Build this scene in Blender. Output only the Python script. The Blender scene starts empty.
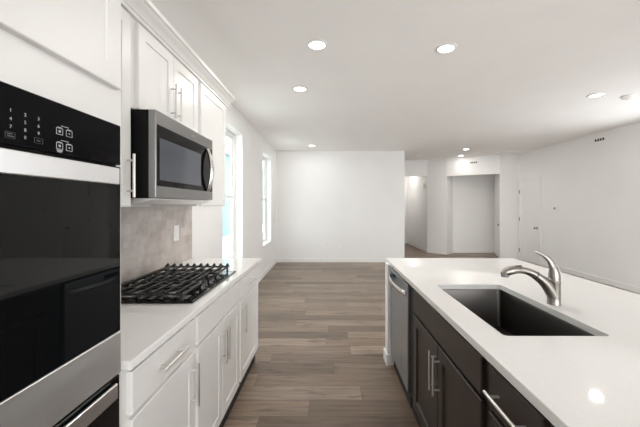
import bpy, bmesh, math, random
from mathutils import Vector, Matrix
random.seed(7)
C = bpy.context.scene
COL = C.collection
PI = math.pi

# ------------------------------------------------------------------ camera
CZ = 1.41                      # camera height
cam_d = bpy.data.cameras.new('camera')
cam_d.lens = 18.0
cam_d.sensor_width = 36.0
cam_d.shift_x = -8.5 / 640
cam_d.shift_y = -8.5 / 640
cam_d.clip_start = 0.02
cam = bpy.data.objects.new('camera', cam_d)
cam.location = (0, 0, CZ)
cam.rotation_euler = (PI / 2, 0, 0)
COL.objects.link(cam)
C.camera = cam

# ------------------------------------------------------------------ world, daylight, exposure
w = bpy.data.worlds.new('overcast_sky')
C.world = w
w.use_nodes = True
bg = w.node_tree.nodes['Background']
bg.inputs[0].default_value = (0.945, 0.972, 1.0, 1)
bg.inputs[1].default_value = 5.3

def area(name, loc, rot, sx, sy, power, color=(1, 1, 1)):
    d = bpy.data.lights.new(name, 'AREA')
    d.shape = 'RECTANGLE'
    d.size, d.size_y = sx, sy
    d.energy = power
    d.color = color
    o = bpy.data.objects.new(name, d)
    o.location = loc
    o.rotation_euler = rot
    COL.objects.link(o)
    return o
# fill light at an unseen rear opening, added to brighten the room
area('added_rear_daylight', (2.3, -3.45, 1.45), (PI / 2 + 0.10, 0, 0), 4.3, 2.1, 50, (1.0, 0.99, 0.975))
LAMP_W = 9.6                  # each recessed ceiling lamp

vs = C.view_settings
vs.view_transform = 'Standard'
vs.look = 'None'
vs.gamma = 1.0
vs.exposure = 0.0
vs.use_curve_mapping = False
C.cycles.use_denoising = True
C.cycles.max_bounces = 14
C.cycles.diffuse_bounces = 8
C.cycles.glossy_bounces = 6
C.cycles.transparent_max_bounces = 12
C.cycles.sample_clamp_indirect = 6.0

# ------------------------------------------------------------------ materials
def nt(name):
    m = bpy.data.materials.new(name)
    m.use_nodes = True
    t = m.node_tree
    return m, t, t.nodes['Principled BSDF']

def setp(b, color=None, rough=None, metal=None, spec=None, coat=None):
    if color is not None: b.inputs['Base Color'].default_value = (*color, 1)
    if rough is not None: b.inputs['Roughness'].default_value = rough
    if metal is not None: b.inputs['Metallic'].default_value = metal
    if spec is not None: b.inputs['Specular IOR Level'].default_value = spec
    if coat is not None: b.inputs['Coat Weight'].default_value = coat

def mapping(t, scale=(1, 1, 1), rot=(0, 0, 0), loc=(0, 0, 0)):
    tc = t.nodes.new('ShaderNodeTexCoord')
    mp = t.nodes.new('ShaderNodeMapping')
    mp.inputs['Scale'].default_value = scale
    mp.inputs['Rotation'].default_value = rot
    mp.inputs['Location'].default_value = loc
    t.links.new(tc.outputs['Object'], mp.inputs['Vector'])
    return mp.outputs['Vector']

def noise(t, vec, scale, detail=3, rough=0.5):
    n = t.nodes.new('ShaderNodeTexNoise')
    n.inputs['Scale'].default_value = scale
    n.inputs['Detail'].default_value = detail
    n.inputs['Roughness'].default_value = rough
    t.links.new(vec, n.inputs['Vector'])
    return n.outputs['Fac']

def ramp(t, fac, stops):
    r = t.nodes.new('ShaderNodeValToRGB')
    e = r.color_ramp.elements
    while len(e) > 1: e.remove(e[-1])
    e[0].position, e[0].color = stops[0][0], (*stops[0][1], 1)
    for p, c in stops[1:]:
        x = e.new(p); x.color = (*c, 1)
    t.links.new(fac, r.inputs['Fac'])
    return r.outputs['Color']

def bump(t, b, h, strength=0.1, dist=0.002):
    n = t.nodes.new('ShaderNodeBump')
    n.inputs['Strength'].default_value = strength
    n.inputs['Distance'].default_value = dist
    t.links.new(h, n.inputs['Height'])
    t.links.new(n.outputs['Normal'], b.inputs['Normal'])

def mixc(t, fac, a, b_, mode='MIX'):
    m = t.nodes.new('ShaderNodeMix')
    m.data_type = 'RGBA'
    m.blend_type = mode
    for val, idx in ((fac, 0), (a, 6), (b_, 7)):
        if isinstance(val, (int, float)): m.inputs[idx].default_value = val
        elif isinstance(val, tuple): m.inputs[idx].default_value = (*val, 1)
        else: t.links.new(val, m.inputs[idx])
    return m.outputs[2]

def paint(name, c, rough, amt=0.02, bscale=90, bstr=0.05, spec=None):
    m, t, b = nt(name)
    setp(b, c, rough, spec=spec)
    v = mapping(t)
    f = noise(t, v, 2.5, 2)
    lo = tuple(x * (1 - amt) for x in c); hi = tuple(min(1, x * (1 + amt)) for x in c)
    t.links.new(ramp(t, f, [(0.3, lo), (0.7, hi)]), b.inputs['Base Color'])
    bump(t, b, noise(t, v, bscale, 2), bstr, 0.001)
    return m

def metal(name, c, rough, stretch=(1, 1, 1), amt=0.06, metallic=1.0):
    m, t, b = nt(name)
    setp(b, c, rough, metallic)
    v = mapping(t, stretch)
    f = noise(t, v, 40, 3)
    r = t.nodes.new('ShaderNodeMapRange')
    r.inputs['To Min'].default_value = max(0.02, rough - amt)
    r.inputs['To Max'].default_value = rough + amt
    t.links.new(f, r.inputs['Value'])
    t.links.new(r.outputs['Result'], b.inputs['Roughness'])
    return m

M = {}
M['wall'] = paint('wall_paint', (0.845, 0.84, 0.83), 0.7, 0.01)
M['ceiling'] = paint('ceiling_paint', (0.93, 0.92, 0.90), 0.9, 0.01, 60, 0.08)
M['trim'] = paint('trim_paint', (0.84, 0.835, 0.82), 0.4, 0.01)
M['cab'] = paint('white_cabinet_paint', (0.795, 0.785, 0.765), 0.33, 0.01, 40, 0.02)
M['dark'] = paint('espresso_stain', (0.036, 0.026, 0.021), 0.38, 0.12, 60, 0.03, 0.35)
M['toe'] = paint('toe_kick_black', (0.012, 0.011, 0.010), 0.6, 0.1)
M['plastic'] = paint('white_plastic', (0.85, 0.85, 0.83), 0.3, 0.01)
M['steel'] = metal('brushed_stainless', (0.56, 0.55, 0.54), 0.26, (1, 0.05, 1))
M['band'] = metal('wide_band_stainless', (0.84, 0.84, 0.84), 0.42, (1, 0.05, 1))
M['mwsteel'] = metal('microwave_stainless', (0.33, 0.328, 0.325), 0.30, (1, 0.05, 1))
M['bright'] = metal('bright_stainless', (0.80, 0.80, 0.81), 0.36, (1, 0.05, 1))
M['dwsteel'] = metal('appliance_stainless', (0.42, 0.455, 0.50), 0.30, (1, 1, 0.04))
M['nickel'] = metal('brushed_nickel', (0.74, 0.72, 0.70), 0.34)
M['faucet'] = metal('faucet_nickel', (0.33, 0.305, 0.28), 0.30)
M['chrome'] = metal('satin_steel', (0.66, 0.64, 0.61), 0.18)
M['knob'] = metal('dark_knob_metal', (0.10, 0.10, 0.10), 0.35)
M['aluminium'] = metal('burner_aluminium', (0.55, 0.55, 0.55), 0.35)
M['iron'] = paint('cast_iron', (0.014, 0.014, 0.014), 0.42, 0.2, 250, 0.2)
M['enamel'] = paint('black_enamel', (0.010, 0.010, 0.010), 0.12, 0.05, 20, 0.0, 0.3)
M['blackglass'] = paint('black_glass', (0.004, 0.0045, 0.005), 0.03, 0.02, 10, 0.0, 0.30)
M['panelglass'] = paint('control_panel_glass', (0.004, 0.004, 0.005), 0.04, 0.02, 10, 0.0, 0.07)
M['mwglass'] = paint('microwave_glass', (0.004, 0.004, 0.005), 0.05, 0.02, 10, 0.0, 0.13)
M['blackbody'] = paint('black_metal_body', (0.005, 0.005, 0.005), 0.4, 0.1, 90, 0.05, 0.15)
M['sink'] = metal('dark_sink_steel', (0.12, 0.112, 0.105), 0.33, (1, 0.1, 1))
M['mark'] = paint('printed_marks', (0.50, 0.51, 0.52), 0.5, 0.01)
M['faintmark'] = paint('faint_printed_marks', (0.13, 0.13, 0.135), 0.5, 0.01)
M['slot'] = paint('dark_slot', (0.03, 0.03, 0.03), 0.7, 0.1)
M['grey'] = paint('grey_plastic', (0.25, 0.25, 0.25), 0.5, 0.05)

def quartz():
    m, t, b = nt('white_quartz')
    setp(b, (0.84, 0.835, 0.82), 0.035)
    v = mapping(t)
    f = noise(t, v, 300, 2)
    c1 = ramp(t, f, [(0.30, (0.76, 0.755, 0.74)), (0.42, (0.845, 0.84, 0.825)), (0.8, (0.865, 0.86, 0.845))])
    t.links.new(c1, b.inputs['Base Color'])
    return m
M['quartz'] = quartz()

def floor_mat():
    m, t, b = nt('wood_plank_floor')
    tc = t.nodes.new('ShaderNodeTexCoord')
    br = t.nodes.new('ShaderNodeTexBrick')
    br.offset = 0.0; br.offset_frequency = 2
    br.inputs['Scale'].default_value = 1.0
    br.inputs['Brick Width'].default_value = 1.22
    br.inputs['Row Height'].default_value = 0.178
    br.inputs['Mortar Size'].default_value = 0.0016
    br.inputs['Mortar Smooth'].default_value = 0.2
    br.inputs['Bias'].default_value = 0.0
    br.inputs['Color1'].default_value = (0, 0, 0, 1)
    br.inputs['Color2'].default_value = (1, 1, 1, 1)
    br.inputs['Mortar'].default_value = (0.5, 0.5, 0.5, 1)
    # every row of planks starts at its own place along x
    sx = t.nodes.new('ShaderNodeSeparateXYZ'); t.links.new(tc.outputs['Object'], sx.inputs[0])
    dv = t.nodes.new('ShaderNodeMath'); dv.operation = 'DIVIDE'; dv.inputs[1].default_value = 0.178
    t.links.new(sx.outputs['Y'], dv.inputs[0])
    fl = t.nodes.new('ShaderNodeMath'); fl.operation = 'FLOOR'; t.links.new(dv.outputs[0], fl.inputs[0])
    wn = t.nodes.new('ShaderNodeTexWhiteNoise'); wn.noise_dimensions = '1D'; t.links.new(fl.outputs[0], wn.inputs['W'])
    ma = t.nodes.new('ShaderNodeMath'); ma.operation = 'MULTIPLY_ADD'; ma.inputs[1].default_value = 1.22
    t.links.new(wn.outputs['Value'], ma.inputs[0]); t.links.new(sx.outputs['X'], ma.inputs[2])
    cxy = t.nodes.new('ShaderNodeCombineXYZ'); t.links.new(ma.outputs[0], cxy.inputs['X']); t.links.new(sx.outputs['Y'], cxy.inputs['Y'])
    t.links.new(cxy.outputs[0], br.inputs['Vector'])
    tone = ramp(t, br.outputs['Color'], [(0.0, (0.136, 0.094, 0.065)), (0.35, (0.202, 0.145, 0.104)),
                                         (0.7, (0.254, 0.190, 0.141)), (1.0, (0.298, 0.230, 0.177))])
    # grain, shifted from plank to plank
    add = t.nodes.new('ShaderNodeVectorMath'); add.operation = 'ADD'
    sc = t.nodes.new('ShaderNodeVectorMath'); sc.operation = 'SCALE'
    sc.inputs['Scale'].default_value = 13.0
    t.links.new(br.outputs['Color'], sc.inputs[0])
    t.links.new(tc.outputs['Object'], add.inputs[0]); t.links.new(sc.outputs[0], add.inputs[1])
    mp = t.nodes.new('ShaderNodeMapping'); mp.inputs['Scale'].default_value = (1.1, 16, 1)
    t.links.new(add.outputs[0], mp.inputs['Vector'])
    g = noise(t, mp.outputs[0], 2.2, 6, 0.62)
    gc = ramp(t, g, [(0.28, (0.52, 0.49, 0.46)), (0.5, (0.97, 0.97, 0.97)), (0.72, (1.25, 1.24, 1.23))])
    col = mixc(t, 1.0, tone, gc, 'MULTIPLY')
    mp2 = t.nodes.new('ShaderNodeMapping'); mp2.inputs['Scale'].default_value = (2.0, 7, 1)
    t.links.new(add.outputs[0], mp2.inputs['Vector'])
    k = noise(t, mp2.outputs[0], 1.6, 2)
    kc = ramp(t, k, [(0.27, (0.42, 0.37, 0.33)), (0.40, (1, 1, 1))])
    col = mixc(t, 0.8, col, kc, 'MULTIPLY')
    col = mixc(t, br.outputs['Fac'], col, (0.085, 0.066, 0.052))
    t.links.new(col, b.inputs['Base Color'])
    setp(b, rough=0.36, spec=0.45)
    bump(t, b, g, 0.06, 0.001)
    return m
M['floor'] = floor_mat()

def tile_mat():
    m, t, b = nt('stone_subway_tile')
    tc = t.nodes.new('ShaderNodeTexCoord')
    mp = t.nodes.new('ShaderNodeMapping')
    mp.inputs['Rotation'].default_value = (0, 0, 0)
    sx = t.nodes.new('ShaderNodeSeparateXYZ'); cx = t.nodes.new('ShaderNodeCombineXYZ')
    t.links.new(tc.outputs['Object'], sx.inputs[0])
    t.links.new(sx.outputs['Y'], cx.inputs['X']); t.links.new(sx.outputs['Z'], cx.inputs['Y'])
    br = t.nodes.new('ShaderNodeTexBrick')
    br.offset = 0.5
    br.inputs['Scale'].default_value = 1
    br.inputs['Brick Width'].default_value = 0.152
    br.inputs['Row Height'].default_value = 0.076
    br.inputs['Mortar Size'].default_value = 0.0016
    br.inputs['Color1'].default_value = (0, 0, 0, 1)
    br.inputs['Color2'].default_value = (1, 1, 1, 1)
    t.links.new(cx.outputs[0], br.inputs['Vector'])
    tone = ramp(t, br.outputs['Color'], [(0, (0.47, 0.42, 0.385)), (0.5, (0.525, 0.475, 0.44)), (1, (0.58, 0.53, 0.495))])
    n1 = noise(t, cx.outputs[0], 7, 6, 0.6)
    v = ramp(t, n1, [(0.28, (0.70, 0.68, 0.67)), (0.5, (1, 1, 1)), (0.72, (1.12, 1.12, 1.12))])
    col = mixc(t, 1.0, tone, v, 'MULTIPLY')
    n2 = noise(t, cx.outputs[0], 24, 4, 0.7)
    v2 = ramp(t, n2, [(0.28, (0.70, 0.68, 0.67)), (0.36, (1, 1, 1))])
    col = mixc(t, 0.7, col, v2, 'MULTIPLY')
    col = mixc(t, br.outputs['Fac'], col, (0.47, 0.44, 0.42))
    t.links.new(col, b.inputs['Base Color'])
    setp(b, rough=0.32)
    bump(t, b, br.outputs['Fac'], -0.3, 0.001)
    return m
M['tile'] = tile_mat()

def glass_mat(name, tint=(1, 1, 1)):
    m = bpy.data.materials.new(name); m.use_nodes = True
    t = m.node_tree; t.nodes.clear()
    out = t.nodes.new('ShaderNodeOutputMaterial')
    mx = t.nodes.new('ShaderNodeMixShader'); tr = t.nodes.new('ShaderNodeBsdfTransparent'); gl = t.nodes.new('ShaderNodeBsdfGlossy')
    lw = t.nodes.new('ShaderNodeLayerWeight'); lw.inputs['Blend'].default_value = 0.5
    pw = t.nodes.new('ShaderNodeMath'); pw.operation = 'POWER'; pw.inputs[1].default_value = 5.0
    t.links.new(lw.outputs['Facing'], pw.inputs[0])
    fr = t.nodes.new('ShaderNodeMath'); fr.operation = 'MULTIPLY_ADD'; fr.inputs[1].default_value = 0.6; fr.inputs[2].default_value = 0.03
    t.links.new(pw.outputs[0], fr.inputs[0])
    gl.inputs['Roughness'].default_value = 0.01
    tr.inputs['Color'].default_value = (*tint, 1)
    t.links.new(fr.outputs[0], mx.inputs[0]); t.links.new(tr.outputs[0], mx.inputs[1]); t.links.new(gl.outputs[0], mx.inputs[2])
    t.links.new(mx.outputs[0], out.inputs[0])
    return m
M['glass'] = glass_mat('window_glass', (0.94, 0.98, 0.98))

def emit(name, c, s):
    m, t, b = nt(name)
    setp(b, (0.9, 0.9, 0.88), 0.4)
    b.inputs['Emission Color'].default_value = (*c, 1)
    b.inputs['Emission Strength'].default_value = s
    return m
M['lamp_on'] = emit('lamp_diffuser_lit', (1, 0.985, 0.96), 9.0)
M['lamp_dim'] = emit('lamp_diffuser_dim', (1, 0.97, 0.93), 0.35)
M['siding'] = paint('pale_blue_siding', (0.17, 0.31, 0.34), 0.7, 0.03)
M['roofing'] = paint('grey_shingles', (0.18, 0.18, 0.19), 0.9, 0.1)
M['bounce_ground'] = paint('pale_bounce_ground', (0.62, 0.62, 0.60), 0.9, 0.08)  # outdoor ground made pale to bounce daylight up through the windows

# ------------------------------------------------------------------ mesh helpers
class MB:
    def __init__(self):
        self.bm = bmesh.new()
    def box(self, x0, x1, y0, y1, z0, z1, bev=0.0, seg=1):
        r = bmesh.ops.create_cube(self.bm, size=1.0)
        vs_ = r['verts']
        for v in vs_:
            v.co = Vector(((x0 + x1) / 2 + v.co.x * (x1 - x0), (y0 + y1) / 2 + v.co.y * (y1 - y0), (z0 + z1) / 2 + v.co.z * (z1 - z0)))
        if bev > 0:
            es = list({e for v in vs_ for e in v.link_edges})
            bmesh.ops.bevel(self.bm, geom=es, offset=bev, segments=seg, profile=0.5, affect='EDGES')
        return self
    def prism(self, pts, z0, z1):
        """vertical prism over a counter-clockwise outline"""
        a = [self.bm.verts.new((p[0], p[1], z0)) for p in pts]
        b = [self.bm.verts.new((p[0], p[1], z1)) for p in pts]
        n = len(pts)
        self.bm.faces.new(list(reversed(a))); self.bm.faces.new(b)
        for i in range(n):
            self.bm.faces.new((a[i], a[(i + 1) % n], b[(i + 1) % n], b[i]))
        return self
    def profile_y(self, pts, y0, y1):
        """profile given in (x, z), swept along y"""
        a = [self.bm.verts.new((p[0], y0, p[1])) for p in pts]
        b = [self.bm.verts.new((p[0], y1, p[1])) for p in pts]
        n = len(pts)
        self.bm.faces.new(a); self.bm.faces.new(list(reversed(b)))
        for i in range(n):
            self.bm.faces.new((a[i], b[i], b[(i + 1) % n], a[(i + 1) % n]))
        return self
    def rings(self, rings, cap0=True, cap1=True):
        vr = [[self.bm.verts.new(p) for p in r] for r in rings]
        n = len(vr[0])
        for a, b in zip(vr, vr[1:]):
            for i in range(n):
                self.bm.faces.new((a[i], a[(i + 1) % n], b[(i + 1) % n], b[i]))
        if cap0: self.bm.faces.new(list(reversed(vr[0])))
        if cap1: self.bm.faces.new(vr[-1])
        return self
    def tube(self, pts, radii, n=16, squash=None, cap=True):
        """round tube along pts with a radius each; squash = list of (side, up) factors"""
        pts = [Vector(p) for p in pts]
        if not isinstance(radii, (list, tuple)): radii = [radii] * len(pts)
        rings = []
        up = None
        for i, p in enumerate(pts):
            d = (pts[min(i + 1, len(pts) - 1)] - pts[max(i - 1, 0)]).normalized()
            if up is None:
                up = Vector((0, 0, 1)) if abs(d.z) < 0.9 else Vector((0, 1, 0))
            s = d.cross(up).normalized()
            up = s.cross(d).normalized()
            fs, fu = squash[i] if squash else (1, 1)
            rings.append([p + s * math.cos(2 * PI * k / n) * radii[i] * fs + up * math.sin(2 * PI * k / n) * radii[i] * fu for k in range(n)])
        return self.rings(rings, cap, cap)
    def lathe(self, prof, c=(0, 0, 0), axis='z', n=32, close=False):
        """profile (r, h) turned about an axis through c"""
        rings = []
        for r, h in prof:
            ring = []
            for k in range(n):
                a = 2 * PI * k / n
                p = (r * math.cos(a), r * math.sin(a), h)
                if axis == 'x': p = (h, r * math.cos(a), r * math.sin(a))
                if axis == 'y': p = (r * math.sin(a), h, r * math.cos(a))
                ring.append(Vector(c) + Vector(p))
            rings.append(ring)
        if close:
            rings.append(rings[0])
            return self.rings(rings, False, False)
        return self.rings(rings)
    def obj(self, name, mat, parent=None, smooth=False, origin=None):
        bm = self.bm
        bmesh.ops.recalc_face_normals(bm, faces=bm.faces)
        me = bpy.data.meshes.new(name)
        if origin is None and parent is not None:
            origin = (0, 0, 0)
        if parent is not None:
            off = Vector(parent_world(parent))
            bmesh.ops.translate(bm, verts=bm.verts, vec=-off)
        bm.to_mesh(me); bm.free()
        if smooth:
            for p in me.polygons: p.use_smooth = True
            try: me.set_sharp_from_angle(angle=math.radians(40))
            except Exception: pass
        me.materials.append(mat)
        o = bpy.data.objects.new(name, me)
        COL.objects.link(o)
        if parent is not None: o.parent = parent
        return o

def parent_world(o):
    v = Vector((0, 0, 0))
    while o is not None:
        v += Vector(o.location); o = o.parent
    return v

def thing(name, label, cat, loc=(0, 0, 0), group=None):
    o = bpy.data.objects.new(name, None)
    o.empty_display_size = 0.05
    o.location = loc
    o['label'] = label; o['category'] = cat
    if group: o['group'] = group
    COL.objects.link(o)
    return o

def tag(o, label, cat, group=None):
    o['label'] = label; o['category'] = cat
    if group: o['group'] = group
    return o

def struct(o):
    o['kind'] = 'structure'
    return o

def struct_empty(name, loc=(0, 0, 0)):
    o = bpy.data.objects.new(name, None)
    o.location = loc; o['kind'] = 'structure'
    COL.objects.link(o)
    return o

def dup(root, delta, label=None):
    r = root.copy(); COL.objects.link(r)
    r.location = Vector(root.location) + Vector(delta)
    if label: r['label'] = label
    for ch in list(root.children):
        c = ch.copy(); COL.objects.link(c); c.parent = r
        for g in ch.children:
            d = g.copy(); COL.objects.link(d); d.parent = c
    return r

# front panels lying in a plane x = const; n = +1 faces +x, -1 faces -x
def front(mb, xb, n, y0, y1, z0, z1, th=0.020, shaker=True, rail=0.062, rec=0.006, bev=0.0025, cham=0.0012):
    def ring(i, d):
        return [(xb + n * d, y0 + i, z0 + i), (xb + n * d, y1 - i, z0 + i), (xb + n * d, y1 - i, z1 - i), (xb + n * d, y0 + i, z1 - i)]
    rs = [ring(0, 0), ring(0, th - bev), ring(bev, th)]
    if shaker:
        rs += [ring(rail, th), ring(rail + cham, th - rec)]
    mb.rings(rs)
    return mb

def pull_v(xf, n, y, z0, z1, mat, parent, name='handle'):
    """vertical bar pull standing off a face at x = xf"""
    mb = MB()
    xb = xf + n * 0.032
    mb.tube([(xb, y, z0), (xb, y, z1)], 0.006, 12)
    for z in (z0 + 0.030, z1 - 0.030):
        mb.tube([(xf, y, z), (xb, y, z)], 0.005, 10)
    return mb.obj(name, mat, parent, True)

def pull_h(xf, n, y0, y1, z, mat, parent, name='handle'):
    mb = MB()
    xb = xf + n * 0.032
    mb.tube([(xb, y0, z), (xb, y1, z)], 0.006, 12)
    for y in (y0 + 0.030, y1 - 0.030):
        mb.tube([(xf, y, z), (xb, y, z)], 0.005, 10)
    return mb.obj(name, mat, parent, True)

# ================================================================== SETTING
XL, XR, YB, YR, H = -1.277, 4.95, 7.87, -3.2, 2.74
EX = XL - 0.165                 # outer face of the left wall
# floor and ceiling
struct(MB().box(XL - 0.17, XR + 0.15, YR - 0.15, 13.0, -0.10, 0.0).obj('floor', M['floor']))
struct(MB().box(XL - 0.17, XR + 0.15, YR - 0.15, 13.0, H, H + 0.10).obj('ceiling', M['ceiling']))
# left wall with two window openings
W = [(3.86, 4.75), (6.22, 7.11)]
WZ0, WZ1 = 0.60, 2.45
mb = MB()
ys = [YR - 0.15, W[0][0], W[0][1], W[1][0], W[1][1], YB]
for i in range(5):
    if i in (1, 3):
        mb.box(EX, XL, ys[i], ys[i + 1], 0, WZ0)
        mb.box(EX, XL, ys[i], ys[i + 1], WZ1, H)
    else:
        mb.box(EX, XL, ys[i], ys[i + 1], 0, H)
struct(mb.obj('wall_left', M['wall']))
# back wall with its free end at the foyer
XE = 1.87
struct(MB().box(EX, XE, YB, YB + 0.13, 0, H).obj('wall_back', M['wall']))
mb = MB()                       # unseen opening added in the wall to let in more light
mb.box(XR, XR + 0.12, YR - 0.15, 3.0, 0, H); mb.box(XR, XR + 0.12, 4.9, 9.75, 0, H)
mb.box(XR, XR + 0.12, 3.0, 4.9, 2.35, H); mb.box(XR, XR + 0.12, 3.0, 4.9, -0.05, 0.02)
struct(mb.obj('wall_right', M['wall']))
# rear wall behind the photographer, with a wide opening added for light
mb = MB()
mb.box(XL, 0.1, YR - 0.12, YR, 0, H); mb.box(4.5, XR, YR - 0.12, YR, 0, H)
mb.box(0.1, 4.5, YR - 0.12, YR, 2.35, H); mb.box(0.1, 4.5, YR - 0.12, YR, 0, 0.12)
struct(mb.obj('wall_rear', M['wall']))

# foyer beyond the back wall: header wall, faceted column, recess, hallway
HZ = 2.27
mb = MB()
mb.box(1.5, 2.96, 9.5, 9.62, HZ, H)
mb.prism([(2.96, 9.5), (3.36, 9.1), (3.44, 9.18), (2.96, 9.62)], HZ, H)
struct(mb.obj('wall_foyer', M['wall']))
mb = MB()
mb.prism([(2.93, 9.5), (3.36, 9.1), (3.66, 9.43), (3.66, 9.55), (2.98, 11.8), (2.90, 11.8)], 0, H)
struct(mb.obj('wall_hallway', M['wall']))
struct(MB().box(1.4, 3.0, 11.75, 11.87, 0, H).obj('wall_hallway_end', M['wall']))
struct(MB().box(2.18, 2.28, 9.7, 11.75, 0, H).obj('wall_hallway_side', M['wall']))
struct(MB().box(3.66, 4.95, 9.43, 9.55, 0, H).obj('wall_recess', M['wall']))
mb = MB()
mb.prism([(3.36, 9.1), (4.48, 8.36), (4.54, 8.46), (3.44, 9.2)], HZ - 0.04, H)
struct(mb.obj('wall_recess_header', M['wall']))
mb = MB()
mb.prism([(4.48, 8.36), (XR, 8.36), (XR, 9.43), (4.88, 9.43)], 0, H)
struct(mb.obj('wall_pier', M['wall']))
struct(MB().box(1.3, 1.42, YB + 0.13, 11.87, 0, H).obj('wall_foyer_side', M['wall']))

# baseboards
def bb(name, pts_list):
    mb = MB()
    for pts in pts_list: mb.prism(pts, 0, 0.10)
    return struct(mb.obj(name, M['trim']))
t_ = 0.014
mb = MB()
mb.box(XL, XL + t_, 3.0, YB, 0, 0.10, 0.004)
struct(mb.obj('baseboard_left', M['trim']))
struct(MB().box(XL + t_, XE, YB - t_, YB, 0, 0.10, 0.004).obj('baseboard_back', M['trim']))
struct(MB().box(XR - t_, XR, 4.9, 7.44, 0, 0.10, 0.004).obj('baseboard_right', M['trim']))
struct(MB().box(3.67, 4.87, 9.43 - t_, 9.43, 0, 0.09, 0.004).obj('baseboard_recess', M['trim']))
bb('baseboard_hallway', [[(2.926, 9.492), (2.916, 9.482), (3.36, 9.085), (3.36, 9.1)], [(3.36, 9.1), (3.36, 9.085), (3.672, 9.42), (3.66, 9.43)],
                         [(2.93, 9.5), (2.90, 11.75), (2.885, 11.75), (2.915, 9.48)]])

# windows: double hung in drywall returns
def window(name, y0, y1):
    root = struct_empty(name, (EX, (y0 + y1) / 2, WZ0))
    xo, xi = EX + 0.005, EX + 0.055       # frame depth
    mb = MB()
    f = 0.045
    mb.box(xo, xi, y0, y0 + f, WZ0, WZ1, 0.003); mb.box(xo, xi, y1 - f, y1, WZ0, WZ1, 0.003)
    mb.box(xo, xi, y0 + f, y1 - f, WZ0, WZ0 + f, 0.003); mb.box(xo, xi, y0 + f, y1 - f, WZ1 - f, WZ1, 0.003)
    struct(mb.obj('window_frame', M['trim'], root))
    zm = (WZ0 + WZ1) / 2
    for (z0, z1, xa, xb) in ((WZ0 + f, zm + 0.02, xi - 0.026, xi - 0.004), (zm - 0.02, WZ1 - f, xo + 0.002, xi - 0.028)):
        mb = MB(); s = 0.038
        mb.box(xa, xb, y0 + f, y0 + f + s, z0, z1, 0.002); mb.box(xa, xb, y1 - f - s, y1 - f, z0, z1, 0.002)
        mb.box(xa, xb, y0 + f + s, y1 - f - s, z0, z0 + s, 0.002); mb.box(xa, xb, y0 + f + s, y1 - f - s, z1 - s, z1, 0.002)
        sa = struct(mb.obj('window_sash', M['trim'], root))
        xm = (xa + xb) / 2
        struct(MB().box(xm - 0.002, xm + 0.002, y0 + f + s - 0.004, y1 - f - s + 0.004, z0 + s - 0.004, z1 - s + 0.004).obj('window_glass', M['glass'], sa))
    struct(MB().box(xi, XL + 0.022, y0, y1, WZ0 + 0.0005, WZ0 + 0.022, 0.004).obj('window_sill', M['trim'], root))
    return root
window('window_1', *W[0])
window('window_2', *W[1])
# frame without panes for the added, unseen rear light opening
root = struct_empty('added_window_rear', (2.3, YR - 0.06, 0.12))
mb = MB()
for x in (0.1, 1.54, 3.0, 4.44):
    mb.box(x, x + 0.06, YR - 0.09, YR - 0.04, 0.12, 2.35, 0.003)
mb.box(0.16, 4.44, YR - 0.09, YR - 0.04, 0.12, 0.18); mb.box(0.16, 4.44, YR - 0.09, YR - 0.04, 2.29, 2.35)
struct(mb.obj('window_frame', M['trim'], root))

root = struct_empty('added_window_right', (XR + 0.06, 3.95, 0.02))  # frame of the unseen right opening, added to light ceiling and room
mb = MB()
for y in (3.0, 3.92, 4.84):
    mb.box(XR + 0.04, XR + 0.09, y, y + 0.06, 0.02, 2.35, 0.003)
mb.box(XR + 0.04, XR + 0.09, 3.06, 4.84, 0.02, 0.08); mb.box(XR + 0.04, XR + 0.09, 3.06, 4.84, 2.29, 2.35)
struct(mb.obj('window_frame', M['trim'], root))

# doors: one in the right wall, one in the recess side
def flat_door_right():
    root = struct_empty('door_1', (XR, 7.89, 0))
    mb = MB()
    y0, y1, zt = 7.50, 8.28, 2.03
    front(mb, XR + 0.004, -1, y0 + 0.003, y1 - 0.003, 0.01, zt, 0.012, True, 0.12, 0.006)
    d = struct(mb.obj('door_leaf', M['trim'], root))
    mb = MB()
    c = 0.055
    mb.box(XR - 0.016, XR, y0 - c, y0, 0, zt + c, 0.003); mb.box(XR - 0.016, XR, y1, y1 + c - 0.012, 0, zt + c, 0.003)
    mb.box(XR - 0.016, XR, y0, y1, zt + 0.003, zt + c, 0.003)
    struct(mb.obj('door_casing', M['trim'], root))
    mb = MB()
    mb.lathe([(0.001, 0.0), (0.030, 0.0), (0.030, -0.008), (0.010, -0.012), (0.010, -0.045), (0.024, -0.052), (0.028, -0.066), (0.018, -0.080), (0.001, -0.082)],
             (XR - 0.008, 7.58, 0.86), 'x', 20)
    struct(mb.obj('door_handle', M['grey'], d, True))
    for z in (0.25, 1.05, 1.75):
        struct(MB().tube([(XR - 0.020, y1 - 0.012, z - 0.05), (XR - 0.020, y1 - 0.012, z + 0.05)], 0.011, 10).obj('door_hinge', M['grey'], d, True))
flat_door_right()

# outdoors on the left: neighbouring house seen through the windows
struct(MB().box(-14, EX - 0.6, -4, 22, -0.55, -0.45).obj('ground', M['bounce_ground']))
nh = thing('exterior_house', 'pale blue house seen outside through the tall window beside the counter', 'house', (-8.5, 20, -0.45))
MB().box(-11, -6.2, 13, 40, -0.45, 4.4).obj('wall', M['siding'], nh)
MB().profile_y([(-11.4, 4.4), (-5.9, 4.4), (-8.6, 6.2)], 12.7, 40.3).obj('roof', M['roofing'], nh)
for yy in (14.3, 17.2, 20.6, 24.5):
    f_ = MB().box(-6.2, -6.15, yy, yy + 1.1, 0.35, 1.30, 0.01).obj('window', M['trim'], nh)
    MB().box(-6.15, -6.145, yy + 0.08, yy + 1.02, 0.43, 1.22).obj('pane', M['grey'], f_)

# ================================================================== LEFT RUN
FX = -0.638                    # face of base doors
UX = -0.925                    # face of upper doors
G = 0.0015

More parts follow.
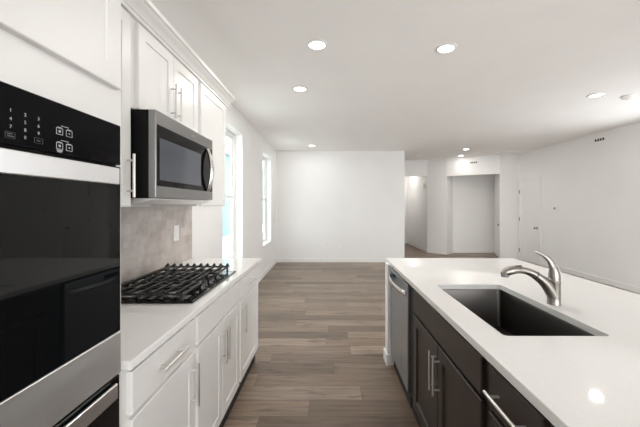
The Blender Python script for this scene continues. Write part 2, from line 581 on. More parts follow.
# tall oven cabinet -------------------------------------------------
TY0, TY1, TX = 0.19, 1.014, -0.658
OY0, OY1 = 0.224, 0.981         # oven width
tc = thing('oven_cabinet', 'tall white cabinet around the built-in double oven, reaching toward the ceiling', 'cabinet', (XL, (TY0 + TY1) / 2, 0))
mb = MB()
TC = TX - 0.0192
mb.box(XL + G, TC, TY0, TY0 + 0.019, 0.0, 2.31); mb.box(XL + G, TC, TY1 - 0.019, TY1, 0.0, 2.31)
mb.box(XL + G, XL + 0.02, TY0 + 0.019, TY1 - 0.019, 0.1, 2.31)
mb.box(XL + 0.02, TC, TY0 + 0.019, TY1 - 0.019, 2.292, 2.31)
mb.box(XL + 0.02, TC, TY0 + 0.019, TY1 - 0.019, 1.665, 1.70); mb.box(XL + 0.02, TC, TY0 + 0.019, TY1 - 0.019, 0.10, 0.12)
mb.box(XL + 0.02, TX - 0.0195, TY0 + 0.019, TY1 - 0.019, 0.38, 0.40)
mb.box(XL + 0.05, TX - 0.075, TY0 + 0.019, TY1 - 0.019, 0.0, 0.10)
mb.obj('carcass', M['cab'], tc)
mb = MB()                       # face frame round the oven opening
mb.box(TX - 0.019, TX, TY0, OY0 + 0.012, 0.10, 2.31); mb.box(TX - 0.019, TX, OY1 - 0.012, TY1, 0.10, 2.31)
mb.box(TX - 0.019, TX, OY0 + 0.012, OY1 - 0.012, 1.652, 1.78); mb.box(TX - 0.019, TX, OY0 + 0.012, OY1 - 0.012, 2.27, 2.31)
mb.box(TX - 0.019, TX, OY0 + 0.012, OY1 - 0.012, 0.36, 0.402); mb.box(TX - 0.019, TX, OY0 + 0.012, OY1 - 0.012, 0.10, 0.125)
mb.obj('face_frame', M['cab'], tc)
ym = (TY0 + TY1) / 2
for (a, b, hy) in ((TY0 + 0.028, ym - 0.002, ym - 0.035), (ym + 0.002, TY1 - 0.028, ym + 0.035)):
    d = front(MB(), TX, 1, a, b, 1.765, 2.290, 0.020).obj('door', M['cab'], tc)
d = front(MB(), TX, 1, TY0 + 0.028, TY1 - 0.028, 0.118, 0.372, 0.020, False).obj('drawer', M['cab'], tc)
pull_h(TX + 0.020, 1, ym - 0.1, ym + 0.1, 0.25, M['nickel'], d)

# double wall oven --------------------------------------------------
OX = -0.637
ov = thing('double_oven', 'black and stainless built-in double oven with a touch control panel', 'oven', (XL, (OY0 + OY1) / 2, 0.404))
MB().box(XL + 0.03, TX - 0.02, OY0 + 0.014, OY1 - 0.014, 0.404, 1.648).obj('body', M['blackbody'], ov)
MB().box(TX - 0.0195, TX + 0.0004, OY0 + 0.014, OY1 - 0.014, 0.404, 1.648).box(TX + 0.0005, TX + 0.006, OY0, OY1, 0.404, 1.652).obj('trim_frame', M['blackbody'], ov)
cp = MB().box(TX + 0.006, OX, OY0, OY1, 1.531, 1.652, 0.002).obj('control_panel', M['panelglass'], ov)

def text_mesh(body, size, y, z, x, name, parent, mat):
    """a printed character lying in the plane x = const, read from the room"""
    cu = bpy.data.curves.new(name, 'FONT')
    cu.body = body; cu.size = size; cu.align_x = 'CENTER'; cu.align_y = 'CENTER'; cu.extrude = 0.0002
    tmp = bpy.data.objects.new(name + '_tmp', cu)
    COL.objects.link(tmp)
    dg = bpy.context.evaluated_depsgraph_get()
    me = bpy.data.meshes.new_from_object(tmp.evaluated_get(dg))
    bpy.data.objects.remove(tmp); bpy.data.curves.remove(cu)
    me.name = name
    rot = Matrix(((0, 0, 1, 0), (1, 0, 0, 0), (0, 1, 0, 0), (0, 0, 0, 1)))   # text x -> y, text y -> z
    me.transform(Matrix.Translation(Vector((x, y, z)) - parent_world(parent)) @ rot)
    me.materials.clear(); me.materials.append(mat)
    o = bpy.data.objects.new(name, me); COL.objects.link(o); o.parent = parent
    return o
PX = OX + 0.0003
for yk, rows in ((0.641, (('1', 1.600), ('4', 1.583), ('7', 1.567))),
                 (0.672, (('2', 1.599), ('5', 1.583), ('8', 1.567), ('0', 1.5515))),
                 (0.703, (('3', 1.599), ('6', 1.583), ('9', 1.567)))):
    for ch, z in rows:
        text_mesh(ch, 0.0098, yk, z, PX, 'printed_digit', cp, M['mark'])
def outline(mb, y, z, wy, hz, t=0.0009):
    mb.box(OX, OX + 0.0005, y - wy / 2, y + wy / 2, z - hz / 2, z - hz / 2 + t)
    mb.box(OX, OX + 0.0005, y - wy / 2, y + wy / 2, z + hz / 2 - t, z + hz / 2)
    mb.box(OX, OX + 0.0005, y - wy / 2, y - wy / 2 + t, z - hz / 2 + t, z + hz / 2 - t)
    mb.box(OX, OX + 0.0005, y + wy / 2 - t, y + wy / 2, z - hz / 2 + t, z + hz / 2 - t)
mb = MB(); outline(mb, 0.640, 1.5500, 0.020, 0.0125, 0.0004)
mb.box(OX, OX + 0.0005, 0.6335, 0.6445, 1.5515, 1.5535); mb.box(OX, OX + 0.0005, 0.634, 0.6475, 1.547, 1.549)
mb.obj('printed_key', M['faintmark'], cp)
mb = MB(); outline(mb, 0.703, 1.5510, 0.021, 0.0115, 0.0004)
mb.box(OX, OX + 0.0005, 0.6985, 0.7075, 1.5500, 1.5520)
mb.obj('printed_key', M['faintmark'], cp)
for z, foot in ((1.5845, False), (1.5500, True)):      # two rows of oven symbols under a bar
    mb = MB()
    mb.box(OX, OX + 0.0005, 0.762, 0.784, z + 0.0132, z + 0.0145)
    for y in (0.758, 0.786):
        outline(mb, y, z, 0.0185, 0.0155, 0.0010)
        mb.box(OX, OX + 0.0005, y - 0.006, y + 0.006, z + 0.0085, z + 0.0098)
        if y < 0.77:
            mb.prism([(OX, y - 0.0025), (OX + 0.0005, y - 0.0025), (OX + 0.0005, y + 0.003), (OX, y + 0.003)], z - 0.0025, z + 0.0025)
        else:
            mb.box(OX, OX + 0.0005, y - 0.0015, y + 0.0015, z - 0.0015, z + 0.0015)
    if foot:
        mb.box(OX, OX + 0.0005, 0.750, 0.766, z - 0.0120, z - 0.0095)
        mb.box(OX, OX + 0.0005, 0.752, 0.764, z - 0.0150, z - 0.0130)
    mb.obj('printed_symbol', M['mark'], cp)

ud = MB().box(TX + 0.006, OX, OY0, OY1, 1.026, 1.526, 0.002).obj('upper_door', M['blackglass'], ov)
MB().box(OX, OX + 0.012, OY0 + 0.022, OY1 - 0.022, 1.471, 1.520, 0.002).obj('handle', M['bright'], ud)['label'] = 'flat bright stainless handle bar'
MB().box(TX + 0.006, OX + 0.001, OY0, OY1, 0.899, 1.0245, 0.0015).obj('stainless_band', M['band'], ov)
ld = MB().box(TX + 0.006, OX - 0.003, OY0, OY1, 0.406, 0.892, 0.002).obj('lower_door', M['blackglass'], ov)
MB().box(OX + 0.002, OX + 0.011, OY0 + 0.022, OY1 - 0.028, 0.834, 0.880, 0.002).box(OX - 0.003, OX + 0.002, OY0 + 0.06, OY0 + 0.10, 0.835, 0.86).box(OX - 0.003, OX + 0.002, OY1 - 0.11, OY1 - 0.07, 0.835, 0.86).obj('handle', M['bright'], ld)['label'] = 'flat stainless handle bar'

# upper cabinets ----------------------------------------------------
UBX = XL + G
def upper(name, label, y0, y1, z0, z1, doors, hand):
    r = thing(name, label, 'cabinet', (XL, (y0 + y1) / 2, z0), 'white wall cabinets over the counter')
    mb = MB()
    mb.box(UBX, UX - 0.020, y0, y1, z0, z1, 0.001)
    mb.obj('carcass', M['cab'], r)
    for (a, b), hy in zip(doors, hand):
        d = front(MB(), UX - 0.020, 1, a, b, z0 + 0.004, z1 - 0.012).obj('door', M['cab'], r)
        pull_v(UX, 1, hy, z0 + 0.045, z0 + 0.245, M['nickel'], d)
    return r
ZT = 2.312
upper('wall_cabinet', 'narrow white wall cabinet between the oven cabinet and the microwave', 1.016, 1.530, 1.40, ZT, [(1.05, 1.496)], [1.470])
upper('wall_cabinet', 'short white two-door wall cabinet above the microwave', 1.531, 2.294, 1.876, ZT, [(1.560, 1.911), (1.914, 2.266)], [1.880, 1.945])
upper('wall_cabinet', 'white wall cabinet next to the tall window, right of the microwave', 2.295, 2.905, 1.40, ZT, [(2.325, 2.877)], [2.355])

# crown moulding on top of the wall cabinets and the oven cabinet
def crown(xf, ya, yb):
    x = xf
    return MB().profile_y([(x - 0.06, 2.312), (x + 0.001, 2.312), (x + 0.001, 2.328), (x + 0.009, 2.332), (x + 0.012, 2.340),
                           (x + 0.022, 2.352), (x + 0.040, 2.368), (x + 0.047, 2.378), (x + 0.058, 2.381), (x + 0.062, 2.398), (x - 0.06, 2.398)], ya, yb)
struct(crown(UX, TY1 + 0.001, 2.96).obj('trim_1', M['cab']))
struct(crown(TX + 0.018, TY0, TY1).obj('trim_2', M['cab']))

# over-the-range microwave -------------------------------------------
MX, MY0, MY1, MZ0, MZ1 = -0.832, 1.540, 2.297, 1.443, 1.871
mw = thing('microwave', 'stainless over-the-range microwave with a curved handle under the short cabinet', 'microwave', (XL, (MY0 + MY1) / 2, MZ0))
MB().box(UBX, MX - 0.036, MY0, MY1, MZ0, MZ1, 0.002).obj('body', M['blackbody'], mw)
mb = MB()
mb.profile_y([(UBX + 0.02, MZ0 - 0.028), (MX - 0.10, MZ0 - 0.028), (MX - 0.012, MZ0 - 0.006), (MX - 0.012, MZ0 - 0.0005), (UBX + 0.02, MZ0 - 0.0005)], MY0 + 0.004, MY1 - 0.004)
mb.obj('underside_panel', M['bright'], mw)
d = MB().box(MX - 0.0355, MX, MY0, MY1, MZ0 + 0.002, MZ1, 0.003, 2).obj('door', M['mwsteel'], mw)
wy0, wy1, wz0, wz1 = MY0 + 0.012, MY1 - 0.012, 1.503, 1.803
MB().box(MX - 0.001, MX + 0.0015, wy0, wy1, wz0, wz1, 0.001).obj('glass_window', M['mwglass'], d)
m2, t2, b2 = nt('microwave_screen'); setp(b2, (0.11, 0.125, 0.15), 0.05)
sp_ = noise(t2, mapping(t2), 900, 1); t2.links.new(ramp(t2, sp_, [(0.4, (0.06, 0.068, 0.085)), (0.6, (0.09, 0.10, 0.12))]), b2.inputs['Base Color'])
MB().box(MX + 0.0012, MX + 0.002, wy0 + 0.022, wy1 - 0.20, wz0 + 0.030, wz1 - 0.062).obj('screen_mesh', m2, d)
pts, rad, sq = [], [], []
for i in range(25):
    u = i / 24
    z = 1.505 + u * 0.285
    bow = math.sin(PI * u)
    pts.append((MX + 0.008 + 0.030 * bow ** 0.8, MY1 - 0.115, z)); rad.append(0.0125 + 0.0045 * bow); sq.append((1.25, 0.75))
mb = MB().tube(pts, rad, 14, sq)
mb.obj('handle', M['chrome'], d, True)
MB().box(MX, MX + 0.0008, (MY0 + MY1) / 2 + 0.02, (MY0 + MY1) / 2 + 0.07, MZ1 - 0.042, MZ1 - 0.036).obj('badge', M['chrome'], d)

# base cabinets -------------------------------------------------------
def base(name, label, y0, y1, mat, n, fx, xback, fronts, toe_end=None, group=None, hmat=None):
    """fronts: (kind, y0, y1, z0, z1, handle) handle = ('v', y) or ('h', len) or None"""
    r = thing(name, label, 'cabinet', (xback, (y0 + y1) / 2, 0), group)
    xf = fx - n * 0.020
    mb = MB()
    def bx(a, b, *rest): mb.box(min(a, b), max(a, b), *rest)
    bx(xback, xf, y0, y0 + 0.018, 0.10, 0.883); bx(xback, xf, y1 - 0.018, y1, 0.10, 0.883)
    bx(xback, xf - n * 0.02, y0 + 0.018, y1 - 0.018, 0.10, 0.118)
    bx(xback, xback + n * 0.012, y0 + 0.018, y1 - 0.018, 0.118, 0.883)
    mb.obj('carcass', mat, r)
    mb = MB()
    bx2 = lambda a, b, *rest: mb.box(min(a, b), max(a, b), *rest)
    xa = xf - n * 0.02
    bx2(xa, xf, y0 + 0.018, y0 + 0.04, 0.10, 0.883); bx2(xa, xf, y1 - 0.04, y1 - 0.018, 0.10, 0.883)
    bx2(xa, xf, y0 + 0.04, y1 - 0.04, 0.845, 0.883); bx2(xa, xf, y0 + 0.04, y1 - 0.04, 0.69, 0.735); bx2(xa, xf, y0 + 0.04, y1 - 0.04, 0.10, 0.14)
    mb.obj('face_frame', mat, r)
    mb = MB()
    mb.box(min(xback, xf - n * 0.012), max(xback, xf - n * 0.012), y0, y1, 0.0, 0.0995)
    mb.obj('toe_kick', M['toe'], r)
    for kind, a, b, z0, z1, hd in fronts:
        p = front(MB(), xf, n, a, b, z0, z1, 0.020, kind == 'door', rec=0.010 if n < 0 else 0.004, bev=0.0035 if n < 0 else 0.0025, cham=0.007 if n < 0 else 0.0012).obj('door' if kind == 'door' else ('drawer' if kind == 'drawer' else 'false_front'), mat, r)
        if hd and hd[0] == 'v': pull_v(fx, n, hd[1], z1 - 0.24, z1 - 0.04, hmat, p)
        if hd and hd[0] == 'h': pull_h(fx, n, hd[1], hd[2], (z0 + z1) / 2, hmat, p)
    return r
Z0, Z1, Z2, Z3 = 0.118, 0.710, 0.725, 0.866
gb = 'white base cabinets along the left wall'
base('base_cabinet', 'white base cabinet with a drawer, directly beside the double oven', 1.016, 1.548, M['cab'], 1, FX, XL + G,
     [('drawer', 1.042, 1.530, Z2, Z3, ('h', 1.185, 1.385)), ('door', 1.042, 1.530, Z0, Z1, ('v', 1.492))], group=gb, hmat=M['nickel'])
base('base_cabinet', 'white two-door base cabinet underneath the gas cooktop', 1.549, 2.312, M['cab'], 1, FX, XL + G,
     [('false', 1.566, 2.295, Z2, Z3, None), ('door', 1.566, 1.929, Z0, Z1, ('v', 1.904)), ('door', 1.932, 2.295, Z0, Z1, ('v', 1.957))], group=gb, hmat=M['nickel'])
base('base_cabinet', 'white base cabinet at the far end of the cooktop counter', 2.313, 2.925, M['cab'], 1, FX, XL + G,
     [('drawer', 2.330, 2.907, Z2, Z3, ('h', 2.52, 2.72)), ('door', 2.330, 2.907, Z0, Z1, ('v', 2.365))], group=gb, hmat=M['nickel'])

ct = MB().box(XL + G, -0.626, 1.016, 2.985, 0.8845, 0.914, 0.002).obj('countertop', M['quartz'])
tag(ct, 'white quartz countertop under the gas cooktop along the left wall', 'countertop')
bs = MB().box(XL + 0.0005, XL + 0.009, 1.016, 2.975, 0.9145, 1.398).obj('backsplash', M['tile'])
tag(bs, 'taupe stone tile backsplash behind the cooktop', 'backsplash')

# outlet plate on the tile
op = thing('switch_plate', 'white wall plate mounted on the taupe tile backsplash', 'wall plate', (XL + 0.009, 2.66, 1.175))
MB().box(XL + 0.0092, XL + 0.015, 2.615, 2.705, 1.112, 1.240, 0.002).obj('plate', M['plastic'], op)
MB().box(XL + 0.015, XL + 0.0175, 2.643, 2.677, 1.142, 1.209, 0.001).obj('insert', M['plastic'], op)

# gas cooktop ---------------------------------------------------------
KY0, KY1, KX0, KX1, KZ = 1.605, 2.367, -1.205, -0.682, 0.9145
ck = thing('gas_cooktop', 'black five-burner gas cooktop set into the white counter', 'cooktop', (-0.94, (KY0 + KY1) / 2, KZ))
MB().box(KX0, KX1, KY0, KY1, KZ, KZ + 0.010, 0.004, 2).obj('base_pan', M['enamel'], ck)
burners = [(-1.08, 1.745, 0.042), (-0.86, 1.745, 0.034), (-0.985, 1.986, 0.055), (-1.08, 2.225, 0.038), (-0.86, 2.225, 0.042)]
for i, (bx_, by_, br_) in enumerate(burners):
    b_ = MB().lathe([(0.001, KZ + 0.0102), (br_ + 0.014, KZ + 0.0102), (br_ + 0.012, KZ + 0.016), (br_, KZ + 0.018), (br_ - 0.002, KZ + 0.026), (0.001, KZ + 0.026)], (bx_, by_, 0), 'z', 28).obj('burner', M['aluminium'], ck, True)
    MB().lathe([(0.001, KZ + 0.0262), (br_ + 0.003, KZ + 0.0262), (br_ + 0.003, KZ + 0.031), (br_ - 0.004, KZ + 0.034), (0.001, KZ + 0.034)], (bx_, by_, 0), 'z', 28).obj('burner_cap', M['iron'], b_, True)
def grate(y0, y1, xf, tips=False):
    """one cast iron grate: a rim, rows of bars and raised finger ends"""
    mb = MB()
    x0, x1 = KX0 + 0.022, xf
    zb, zt = KZ + 0.036, KZ + 0.048
    b = 0.005
    mb.box(x0, x0 + 0.012, y0, y1, zb, zt, 0.002); mb.box(x1 - 0.012, x1, y0, y1, zb, zt, 0.002)
    mb.box(x0 + 0.012, x1 - 0.012, y0, y0 + 0.010, zb, zt, 0.002); mb.box(x0 + 0.012, x1 - 0.012, y1 - 0.010, y1, zb, zt, 0.002)
    n = 7
    for i in range(n):
        x = x0 + 0.006 + (x1 - x0 - 0.012) * (i + 0.5) / n
        mb.box(x - b, x + b, y0 + 0.004, y1 - 0.004, zb + 0.002, zt + 0.006, 0.002)
    for i in range(10 if tips else 0):
        x = x0 + 0.006 + (x1 - x0 - 0.012) * i / 9
        for ya, yb, yp in ((y1 - 0.04, y1, y1 - 0.008),):
            q = [(x - 0.014, ya, zt - 0.004), (x + 0.014, ya, zt - 0.004), (x + 0.014, yb, zt - 0.004), (x - 0.014, yb, zt - 0.004)]
            p = [(x - 0.004, yp - 0.003, zt + 0.020), (x + 0.004, yp - 0.003, zt + 0.020), (x + 0.004, yp + 0.003, zt + 0.020), (x - 0.004, yp + 0.003, zt + 0.020)]
            mb.rings([q, p])
    ymid = (y0 + y1) / 2
    mb.box(x0 + 0.012, x1 - 0.012, ymid - 0.005, ymid + 0.005, zb, zt, 0.002)
    for fx_ in (x0 + 0.008, x1 - 0.008):
        for fy in (y0 + 0.008, y1 - 0.008):
            mb.tube([(fx_, fy, KZ + 0.0102), (fx_, fy, zb + 0.002)], 0.007, 8)
    return mb.obj('grate', M['iron'], ck)
gw = (KY1 - KY0 - 0.03) / 3
grate(KY0 + 0.012, KY0 + 0.012 + gw, -0.735)
grate(KY0 + 0.015 + gw, KY0 + 0.015 + 2 * gw, -0.790)
grate(KY0 + 0.018 + 2 * gw, KY0 + 0.018 + 3 * gw, -0.735, True)
for i in range(5):
    y = 1.860 + i * 0.0635
    kn = MB().lathe([(0.001, KZ + 0.0102), (0.021, KZ + 0.0102), (0.021, KZ + 0.014), (0.017, KZ + 0.016), (0.0155, KZ + 0.033), (0.013, KZ + 0.036), (0.001, KZ + 0.036)], (-0.735 - 0.012 * (i % 2), y, 0), 'z', 24)
    kn.box(-0.735 - 0.012 * (i % 2) - 0.016, -0.735 - 0.012 * (i % 2) + 0.016, y - 0.0035, y + 0.0035, KZ + 0.034, KZ + 0.042, 0.001)
    kn.obj('knob', M['knob'], ck, True)

# ================================================================== ISLAND
IX = 0.545                      # face of island doors
IB = 1.15                       # back of island boxes
IX1 = 1.722
# white end wall of the island
struct(MB().box(0.520, 1.30, 2.815, 2.930, 0, 0.884).obj('wall_island', M['wall']))
struct(MB().box(1.175, 1.29, 0.36, 2.815, 0, 0.884).obj('wall_island_back', M['wall']))
mb = MB()
mb.box(0.505, 0.520, 2.800, 2.945, 0, 0.10, 0.004)
mb.box(0.520, 1.30, 2.930, 2.945, 0, 0.10, 0.004)
mb.box(0.520, 0.548, 2.8005, 2.815, 0, 0.10, 0.003)
struct(mb.obj('baseboard_island', M['trim']))

# dishwasher
DY0, DY1 = 2.205, 2.795
dw = thing('dishwasher', 'stainless dishwasher with a curved bar handle at the island end', 'dishwasher', (0.85, (DY0 + DY1) / 2, 0))
MB().box(IX + 0.03, IB, DY0, DY1, 0.10, 0.872).obj('tub', M['blackbody'], dw)
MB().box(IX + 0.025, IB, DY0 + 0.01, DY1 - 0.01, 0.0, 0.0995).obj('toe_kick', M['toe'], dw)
d = MB().box(IX, IX + 0.0295, DY0 + 0.004, DY1 - 0.004, 0.115, 0.862, 0.004, 2).obj('door', M['dwsteel'], dw)
MB().box(IX + 0.004, IX + 0.0295, DY0 + 0.004, DY1 - 0.004, 0.8625, 0.872).obj('control_strip', M['blackglass'], dw)
pts, rad, sq = [], [], []
for i in range(21):
    u = i / 20
    pts.append((IX - 0.006 - 0.036 * math.sin(PI * u) ** 0.55, DY0 + 0.022 + u * (DY1 - DY0 - 0.044), 0.792 )); rad.append(0.016); sq.append((0.55, 1.25))
MB().tube(pts, rad, 12, sq).obj('handle', M['chrome'], d, True)
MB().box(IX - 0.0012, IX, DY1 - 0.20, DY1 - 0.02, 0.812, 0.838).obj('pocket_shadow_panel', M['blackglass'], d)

base('sink_cabinet', 'dark espresso two-door cabinet beneath the island sink', 1.115, 2.085, M['dark'], -1, IX, IB,
     [('false', 1.145, 2.055, Z2, Z3, None), ('door', 1.145, 1.598, Z0, Z1, ('v', 1.573)), ('door', 1.602, 2.055, Z0, Z1, ('v', 1.627))], hmat=M['nickel'])
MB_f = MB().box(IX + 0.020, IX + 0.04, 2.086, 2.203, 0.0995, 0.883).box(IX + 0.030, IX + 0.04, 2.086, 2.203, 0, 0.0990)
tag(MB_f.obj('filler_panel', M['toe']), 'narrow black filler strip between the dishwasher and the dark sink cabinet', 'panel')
base('drawer_cabinet', 'dark espresso drawer cabinet nearest the camera on the island', 0.790, 1.114, M['dark'], -1, IX, IB,
     [('drawer', 0.815, 1.090, Z2, Z3, ('h', 0.853, 1.053)), ('drawer', 0.815, 1.090, 0.425, Z1, ('h', 0.853, 1.053)), ('drawer', 0.815, 1.090, Z0, 0.41, ('h', 0.853, 1.053))], hmat=M['nickel'])
ep = MB().box(IX + 0.02, IB, 0.36, 0.788, 0.0, 0.883).obj('end_panel', M['dark'])
tag(ep, 'plain dark panel closing the near end of the island beside the drawers', 'panel')

# island worktop with sink cut-out
SX0, SX1, SY0, SY1 = 0.668, 1.073, 1.214, 2.000
CY0, CY1, CX0 = 0.34, 2.995, 0.537
def ring_slab(x0, x1, y0, y1, ax0, ax1, ay0, ay1, z0, z1, r=0.02, bev=0.002):
    """rectangular slab with a rounded rectangular hole"""
    bm = bmesh.new()
    k = 5
    def rr(a0, a1, b0, b1, rad):
        out = []
        for cx_, cy_, s in ((a1 - rad, b1 - rad, 0), (a0 + rad, b1 - rad, 1), (a0 + rad, b0 + rad, 2), (a1 - rad, b0 + rad, 3)):
            for i in range(k + 1):
                an = (s + i / k) * PI / 2
                out.append((cx_ + rad * math.cos(an), cy_ + rad * math.sin(an)))
        return out
    def layer(outer, inner, z):
        return ([bm.verts.new((*p, z)) for p in outer], [bm.verts.new((*p, z)) for p in inner])
    o1 = rr(x0, x1, y0, y1, 0.004); i1 = rr(ax0, ax1, ay0, ay1, r)
    o2 = rr(x0 + bev, x1 - bev, y0 + bev, y1 - bev, 0.004); i2 = rr(ax0 - bev, ax1 + bev, ay0 - bev, ay1 + bev, r)
    L = [layer(o1, i1, z0), layer(o1, i1, z1 - bev), layer(o2, i2, z1)]
    n = len(o1)
    for i in range(n):
        j = (i + 1) % n
        for a, b in zip(L, L[1:]):
            bm.faces.new((a[0][i], a[0][j], b[0][j], b[0][i])); bm.faces.new((a[1][j], a[1][i], b[1][i], b[1][j]))
        bm.faces.new((L[2][0][i], L[2][0][j], L[2][1][j], L[2][1][i])); bm.faces.new((L[0][0][j], L[0][0][i], L[0][1][i], L[0][1][j]))
    mb = MB(); mb.bm.free(); mb.bm = bm
    return mb
ic = ring_slab(CX0, IX1, CY0, CY1, SX0, SX1, SY0, SY1, 0.8845, 0.914).obj('island_countertop', M['quartz'])
tag(ic, 'white quartz island worktop with a sink cut into it', 'countertop')

# undermount sink: thin-walled bowl
def bowl():
    bm = bmesh.new()
    k = 5
    def rr(g, rad, z):
        out = []
        a0, a1, b0, b1 = SX0 - g, SX1 + g, SY0 - g, SY1 + g
        for cx_, cy_, s in ((a1 - rad, b1 - rad, 0), (a0 + rad, b1 - rad, 1), (a0 + rad, b0 + rad, 2), (a1 - rad, b0 + rad, 3)):
            for i in range(k + 1):
                an = (s + i / k) * PI / 2
                out.append(bm.verts.new((cx_ + rad * math.cos(an), cy_ + rad * math.sin(an), z)))
        return out
    zr = 0.8815
    rings = [rr(0.016, 0.026, zr - 0.002), rr(0.016, 0.026, zr), rr(0.002, 0.022, zr), rr(0.000, 0.02, zr - 0.006), rr(-0.002, 0.02, 0.668), rr(-0.006, 0.02, 0.656), rr(-0.018, 0.02, 0.650),
             rr(-0.10, 0.02, 0.647)]
    for a, b in zip(rings, rings[1:]):
        n = len(a)
        for i in range(n):
            bm.faces.new((a[i], a[(i + 1) % n], b[(i + 1) % n], b[i]))
    bm.faces.new(rings[-1])
    mb = MB(); mb.bm.free(); mb.bm = bm
    return mb
sk = thing('kitchen_sink', 'dark undermount single-bowl sink set in the white island worktop', 'sink', (0.87, 1.6, 0.64))
bo = bowl().obj('basin', M['sink'], sk, True)
sm = bo.modifiers.new('thickness', 'SOLIDIFY'); sm.thickness = 0.0015; sm.offset = 1
MB().lathe([(0.001, 0.6475), (0.045, 0.6475), (0.055, 0.6500), (0.057, 0.6485), (0.057, 0.6405), (0.001, 0.6405)], (0.87, 1.70, 0.0), 'z', 28).obj('drain', M['chrome'], sk, True)

# faucet --------------------------------------------------------------
fxx, fyy = 1.130, 1.603
fa = thing('kitchen_faucet', 'brushed nickel pull-out faucet standing behind the island sink', 'faucet', (fxx, fyy, 0.9142))
B0 = 0.9142
MB().lathe([(0.001, B0), (0.032, B0), (0.032, B0 + 0.005), (0.0305, B0 + 0.008), (0.0295, B0 + 0.03), (0.0295, B0 + 0.105), (0.031, B0 + 0.112), (0.031, B0 + 0.116), (0.0285, B0 + 0.118), (0.0285, B0 + 0.121),
            (0.0305, B0 + 0.123), (0.0300, B0 + 0.130), (0.020, B0 + 0.136), (0.001, B0 + 0.138)], (fxx, fyy, 0), 'z', 32).obj('body', M['faucet'], fa, True)
def bez(p0, p1, p2, p3, n):
    out = []
    for i in range(n + 1):
        t = i / n
        out.append(tuple((1 - t) ** 3 * a + 3 * (1 - t) ** 2 * t * b + 3 * (1 - t) * t * t * c + t ** 3 * d for a, b, c, d in zip(p0, p1, p2, p3)))
    return out
p = bez((fxx + 0.000, fyy, B0 + 0.035), (fxx - 0.030, fyy, B0 + 0.095), (fxx - 0.055, fyy, B0 + 0.118), (fxx - 0.092, fyy, B0 + 0.143), 12)
MB().tube(p, [0.030 - 0.0085 * (i / 12) for i in range(13)], 20).obj('spout', M['faucet'], fa, True)
p = [(fxx - 0.0915, fyy, B0 + 0.1427), (fxx - 0.0955, fyy, B0 + 0.1453)]
MB().tube(p, 0.0208, 20).obj('spout_seam', M['slot'], fa, True)
p = bez((fxx - 0.096, fyy, B0 + 0.1457), (fxx - 0.14, fyy, B0 + 0.174), (fxx - 0.20, fyy, B0 + 0.184), (fxx - 0.262, fyy, B0 + 0.150), 16)
rr_ = [0.0200, 0.0195, 0.0190, 0.0185, 0.018, 0.018, 0.018, 0.0182, 0.0188, 0.0195, 0.0203, 0.021, 0.0215, 0.0215, 0.0205, 0.0170, 0.010]
sh = MB().tube(p, rr_, 20, [(1.05, 1.0)] * 17).obj('spray_head', M['faucet'], fa, True)
MB().lathe([(0.001, 0), (0.017, 0), (0.019, 0.004), (0.018, 0.018), (0.001, 0.018)], (fxx - 0.246, fyy, B0 + 0.136), 'z', 20).obj('nozzle', M['grey'], sh, True)
MB().tube([(fxx - 0.195, fyy, B0 + 0.1885), (fxx - 0.165, fyy, B0 + 0.1905)], 0.0055, 10, [(1.6, 0.7)] * 2).obj('spray_button', M['slot'], sh, True)
p = bez((fxx + 0.002, fyy, B0 + 0.128), (fxx + 0.006, fyy, B0 + 0.205), (fxx - 0.030, fyy, B0 + 0.240), (fxx - 0.100, fyy, B0 + 0.266), 14)
MB().tube(p, [0.0300, 0.0290, 0.0265, 0.0230, 0.0195, 0.0168, 0.0145, 0.0128, 0.0112, 0.0092, 0.0084, 0.0078, 0.0072, 0.0066, 0.004], 16, [(1.0, 0.9)] * 5 + [(1.15, 0.7)] * 10).obj('lever', M['faucet'], fa, True)

# ================================================================== CEILING AND WALL FITTINGS
def can_light(x, y, label, on=True, power=1.0):
    r = thing('ceiling_light', label, 'light', (x, y, H), 'recessed round ceiling lights')
    MB().lathe([(0.064, -0.0015), (0.066, -0.010), (0.074, -0.010), (0.090, -0.004), (0.092, -0.0008), (0.070, -0.0008)], (x, y, H), 'z', 40, True).obj('trim_ring', M['plastic'], r, True)
    MB().lathe([(0.001, -0.0060), (0.062, -0.0060), (0.064, -0.004), (0.064, -0.001), (0.001, -0.001)], (x, y, H), 'z', 40).obj('diffuser', M['lamp_on' if on else 'lamp_dim'], r, True)
    if on:
        d = bpy.data.lights.new('lamp', 'AREA'); d.shape = 'DISK'; d.size = 0.12; d.energy = LAMP_W * power; d.color = (1.0, 0.965, 0.92)
        lo = bpy.data.objects.new('lamp', d); lo.location = (0, 0, -0.0115); lo.parent = r; COL.objects.link(lo)
    return r
can_light(-0.095, 2.65, 'recessed round ceiling light above the aisle, largest in the left row', power=0.55)
can_light(0.995, 2.71, 'bright recessed ceiling light above the island sink, right of the left row')
can_light(-0.325, 3.655, 'recessed round ceiling light second in the row toward the back wall')
can_light(-0.37, 7.15, 'small recessed ceiling light close to the plain back wall', power=0.45)
can_light(3.235, 3.87, 'recessed ceiling light at the right, beside the smoke detector')
can_light(3.27, 7.60, 'recessed ceiling light before the foyer, right one of the close pair', power=1.4)
can_light(3.56, 8.60, 'recessed ceiling light before the foyer, left one of the close pair', power=0.25)
can_light(2.37, 8.46, 'unlit recessed ceiling light in the dim foyer corner beside the back wall end', False)

can_light(2.56, 10.9, 'recessed ceiling light inside the narrow hallway behind the foyer', power=0.7)

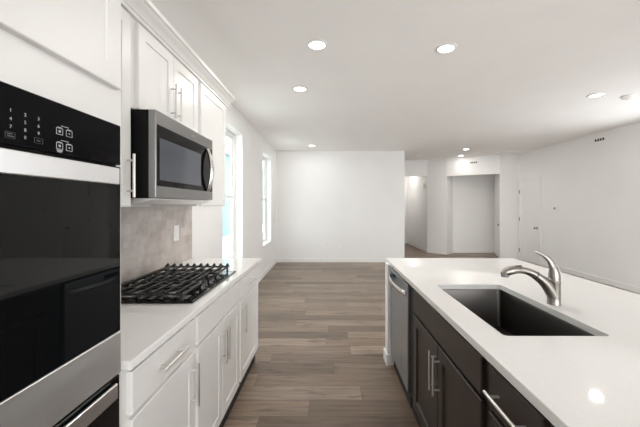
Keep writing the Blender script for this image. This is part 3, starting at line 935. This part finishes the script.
sd = thing('smoke_detector', 'white round smoke detector on the ceiling at the right', 'smoke detector', (3.66, 3.91, H))
MB().lathe([(0.001, -0.0005), (0.068, -0.0005), (0.068, -0.012), (0.060, -0.030), (0.045, -0.038), (0.001, -0.038)], (3.66, 3.91, H), 'z', 32).obj('housing', M['plastic'], sd, True)
MB().lathe([(0.001, -0.0385), (0.020, -0.0385), (0.018, -0.042), (0.001, -0.042)], (3.66, 3.91, H), 'z', 20).obj('test_button', M['plastic'], sd, True)

ah = thing('attic_hatch', 'flat framed hatch in the ceiling close to the right wall corner', 'hatch', (4.68, 8.12, H))
MB().box(4.36, 4.84, 7.85, 8.29, H - 0.012, H - 0.0005, 0.003).obj('hatch_panel', M['ceiling'], ah)
mb = MB()
for a in ((4.31, 4.36, 7.80, 8.34), (4.84, 4.89, 7.80, 8.34), (4.36, 4.84, 7.80, 7.85), (4.36, 4.84, 8.29, 8.34)):
    mb.box(*a, H - 0.022, H - 0.0005, 0.003)
mb.obj('hatch_frame', M['ceiling'], ah)

def register(label, c, ang, wd=0.26, ht=0.075):
    """dark slotted air register on a wall; the face looks along -x after rotation by ang"""
    r = thing('air_register', label, 'vent', c, 'air registers high on the walls')
    r.rotation_euler = (0, 0, ang)
    def loc(mb, name, mat):
        bm = mb.bm
        bmesh.ops.recalc_face_normals(bm, faces=bm.faces)
        me = bpy.data.meshes.new(name); bm.to_mesh(me); bm.free(); me.materials.append(mat)
        o = bpy.data.objects.new(name, me); COL.objects.link(o); o.parent = r
        return o
    loc(MB().box(-0.008, -0.0005, -wd / 2 - 0.02, wd / 2 + 0.02, -ht / 2 - 0.02, ht / 2 + 0.02, 0.002), 'grille_frame', M['plastic'])
    n = 4
    for i in range(n):
        a = -wd / 2 + wd * i / n + 0.008; b = -wd / 2 + wd * (i + 1) / n - 0.008
        loc(MB().box(-0.0095, -0.008, a, b, -ht / 2, ht / 2), 'slot', M['slot'])
    return r
register('slotted air register high on the right wall below the ceiling', (XR - 0.001, 5.835, 2.600), 0, 0.22, 0.045)
ang = math.atan2(-0.74, 1.12)
register('slotted air register above the recessed opening in the foyer', (3.36 + 1.12 * 0.53, 9.1 - 0.74 * 0.53 - 0.002, 2.565), PI / 2 + ang, 0.19, 0.04)

th = thing('thermostat', 'small grey thermostat alone on the right wall', 'thermostat', (XR, 6.99, 1.335))
MB().box(XR - 0.012, XR - 0.0005, 6.945, 7.035, 1.30, 1.375, 0.003).obj('wall_plate', M['plastic'], th)
MB().box(XR - 0.024, XR - 0.012, 6.97, 7.01, 1.315, 1.360, 0.003).obj('display', M['grey'], th)

def outlet(x, label):
    r = thing('wall_outlet', label, 'outlet', (x, YB, 0.41), 'outlets low on the back wall')
    MB().box(x - 0.036, x + 0.036, YB - 0.006, YB - 0.0005, 0.352, 0.468, 0.002).obj('plate', M['plastic'], r)
    for z in (0.385, 0.435):
        MB().box(x - 0.016, x + 0.016, YB - 0.0075, YB - 0.006, z - 0.014, z + 0.014, 0.0005).obj('socket', M['plastic'], r)
    return r
outlet(-0.16, 'white wall outlet on the back wall, the one closer to the windows')
outlet(0.26, 'white wall outlet on the back wall, the one closer to the island')

dc = thing('door_chime', 'small white chime box high on the foyer hallway wall', 'chime', (2.91, 9.75, 1.99))
MB().box(2.875, 2.917, 9.69, 9.83, 1.93, 2.05, 0.004).obj('case', M['plastic'], dc)
# door in the side of the recess: leaf edge and knob
root = struct_empty('door_2', (4.72, 8.9, 0))
mb = MB()
mb.prism([(4.502, 8.44), (4.515, 8.434), (4.866, 9.37), (4.851, 9.378)], 0.01, 2.03)
d = struct(mb.obj('door_leaf', M['trim'], root))
struct(MB().lathe([(0.001, 0), (0.026, 0), (0.028, -0.014), (0.018, -0.028), (0.001, -0.030)], (4.510, 8.475, 0.885), 'x', 16).obj('door_handle', M['grey'], d, True))
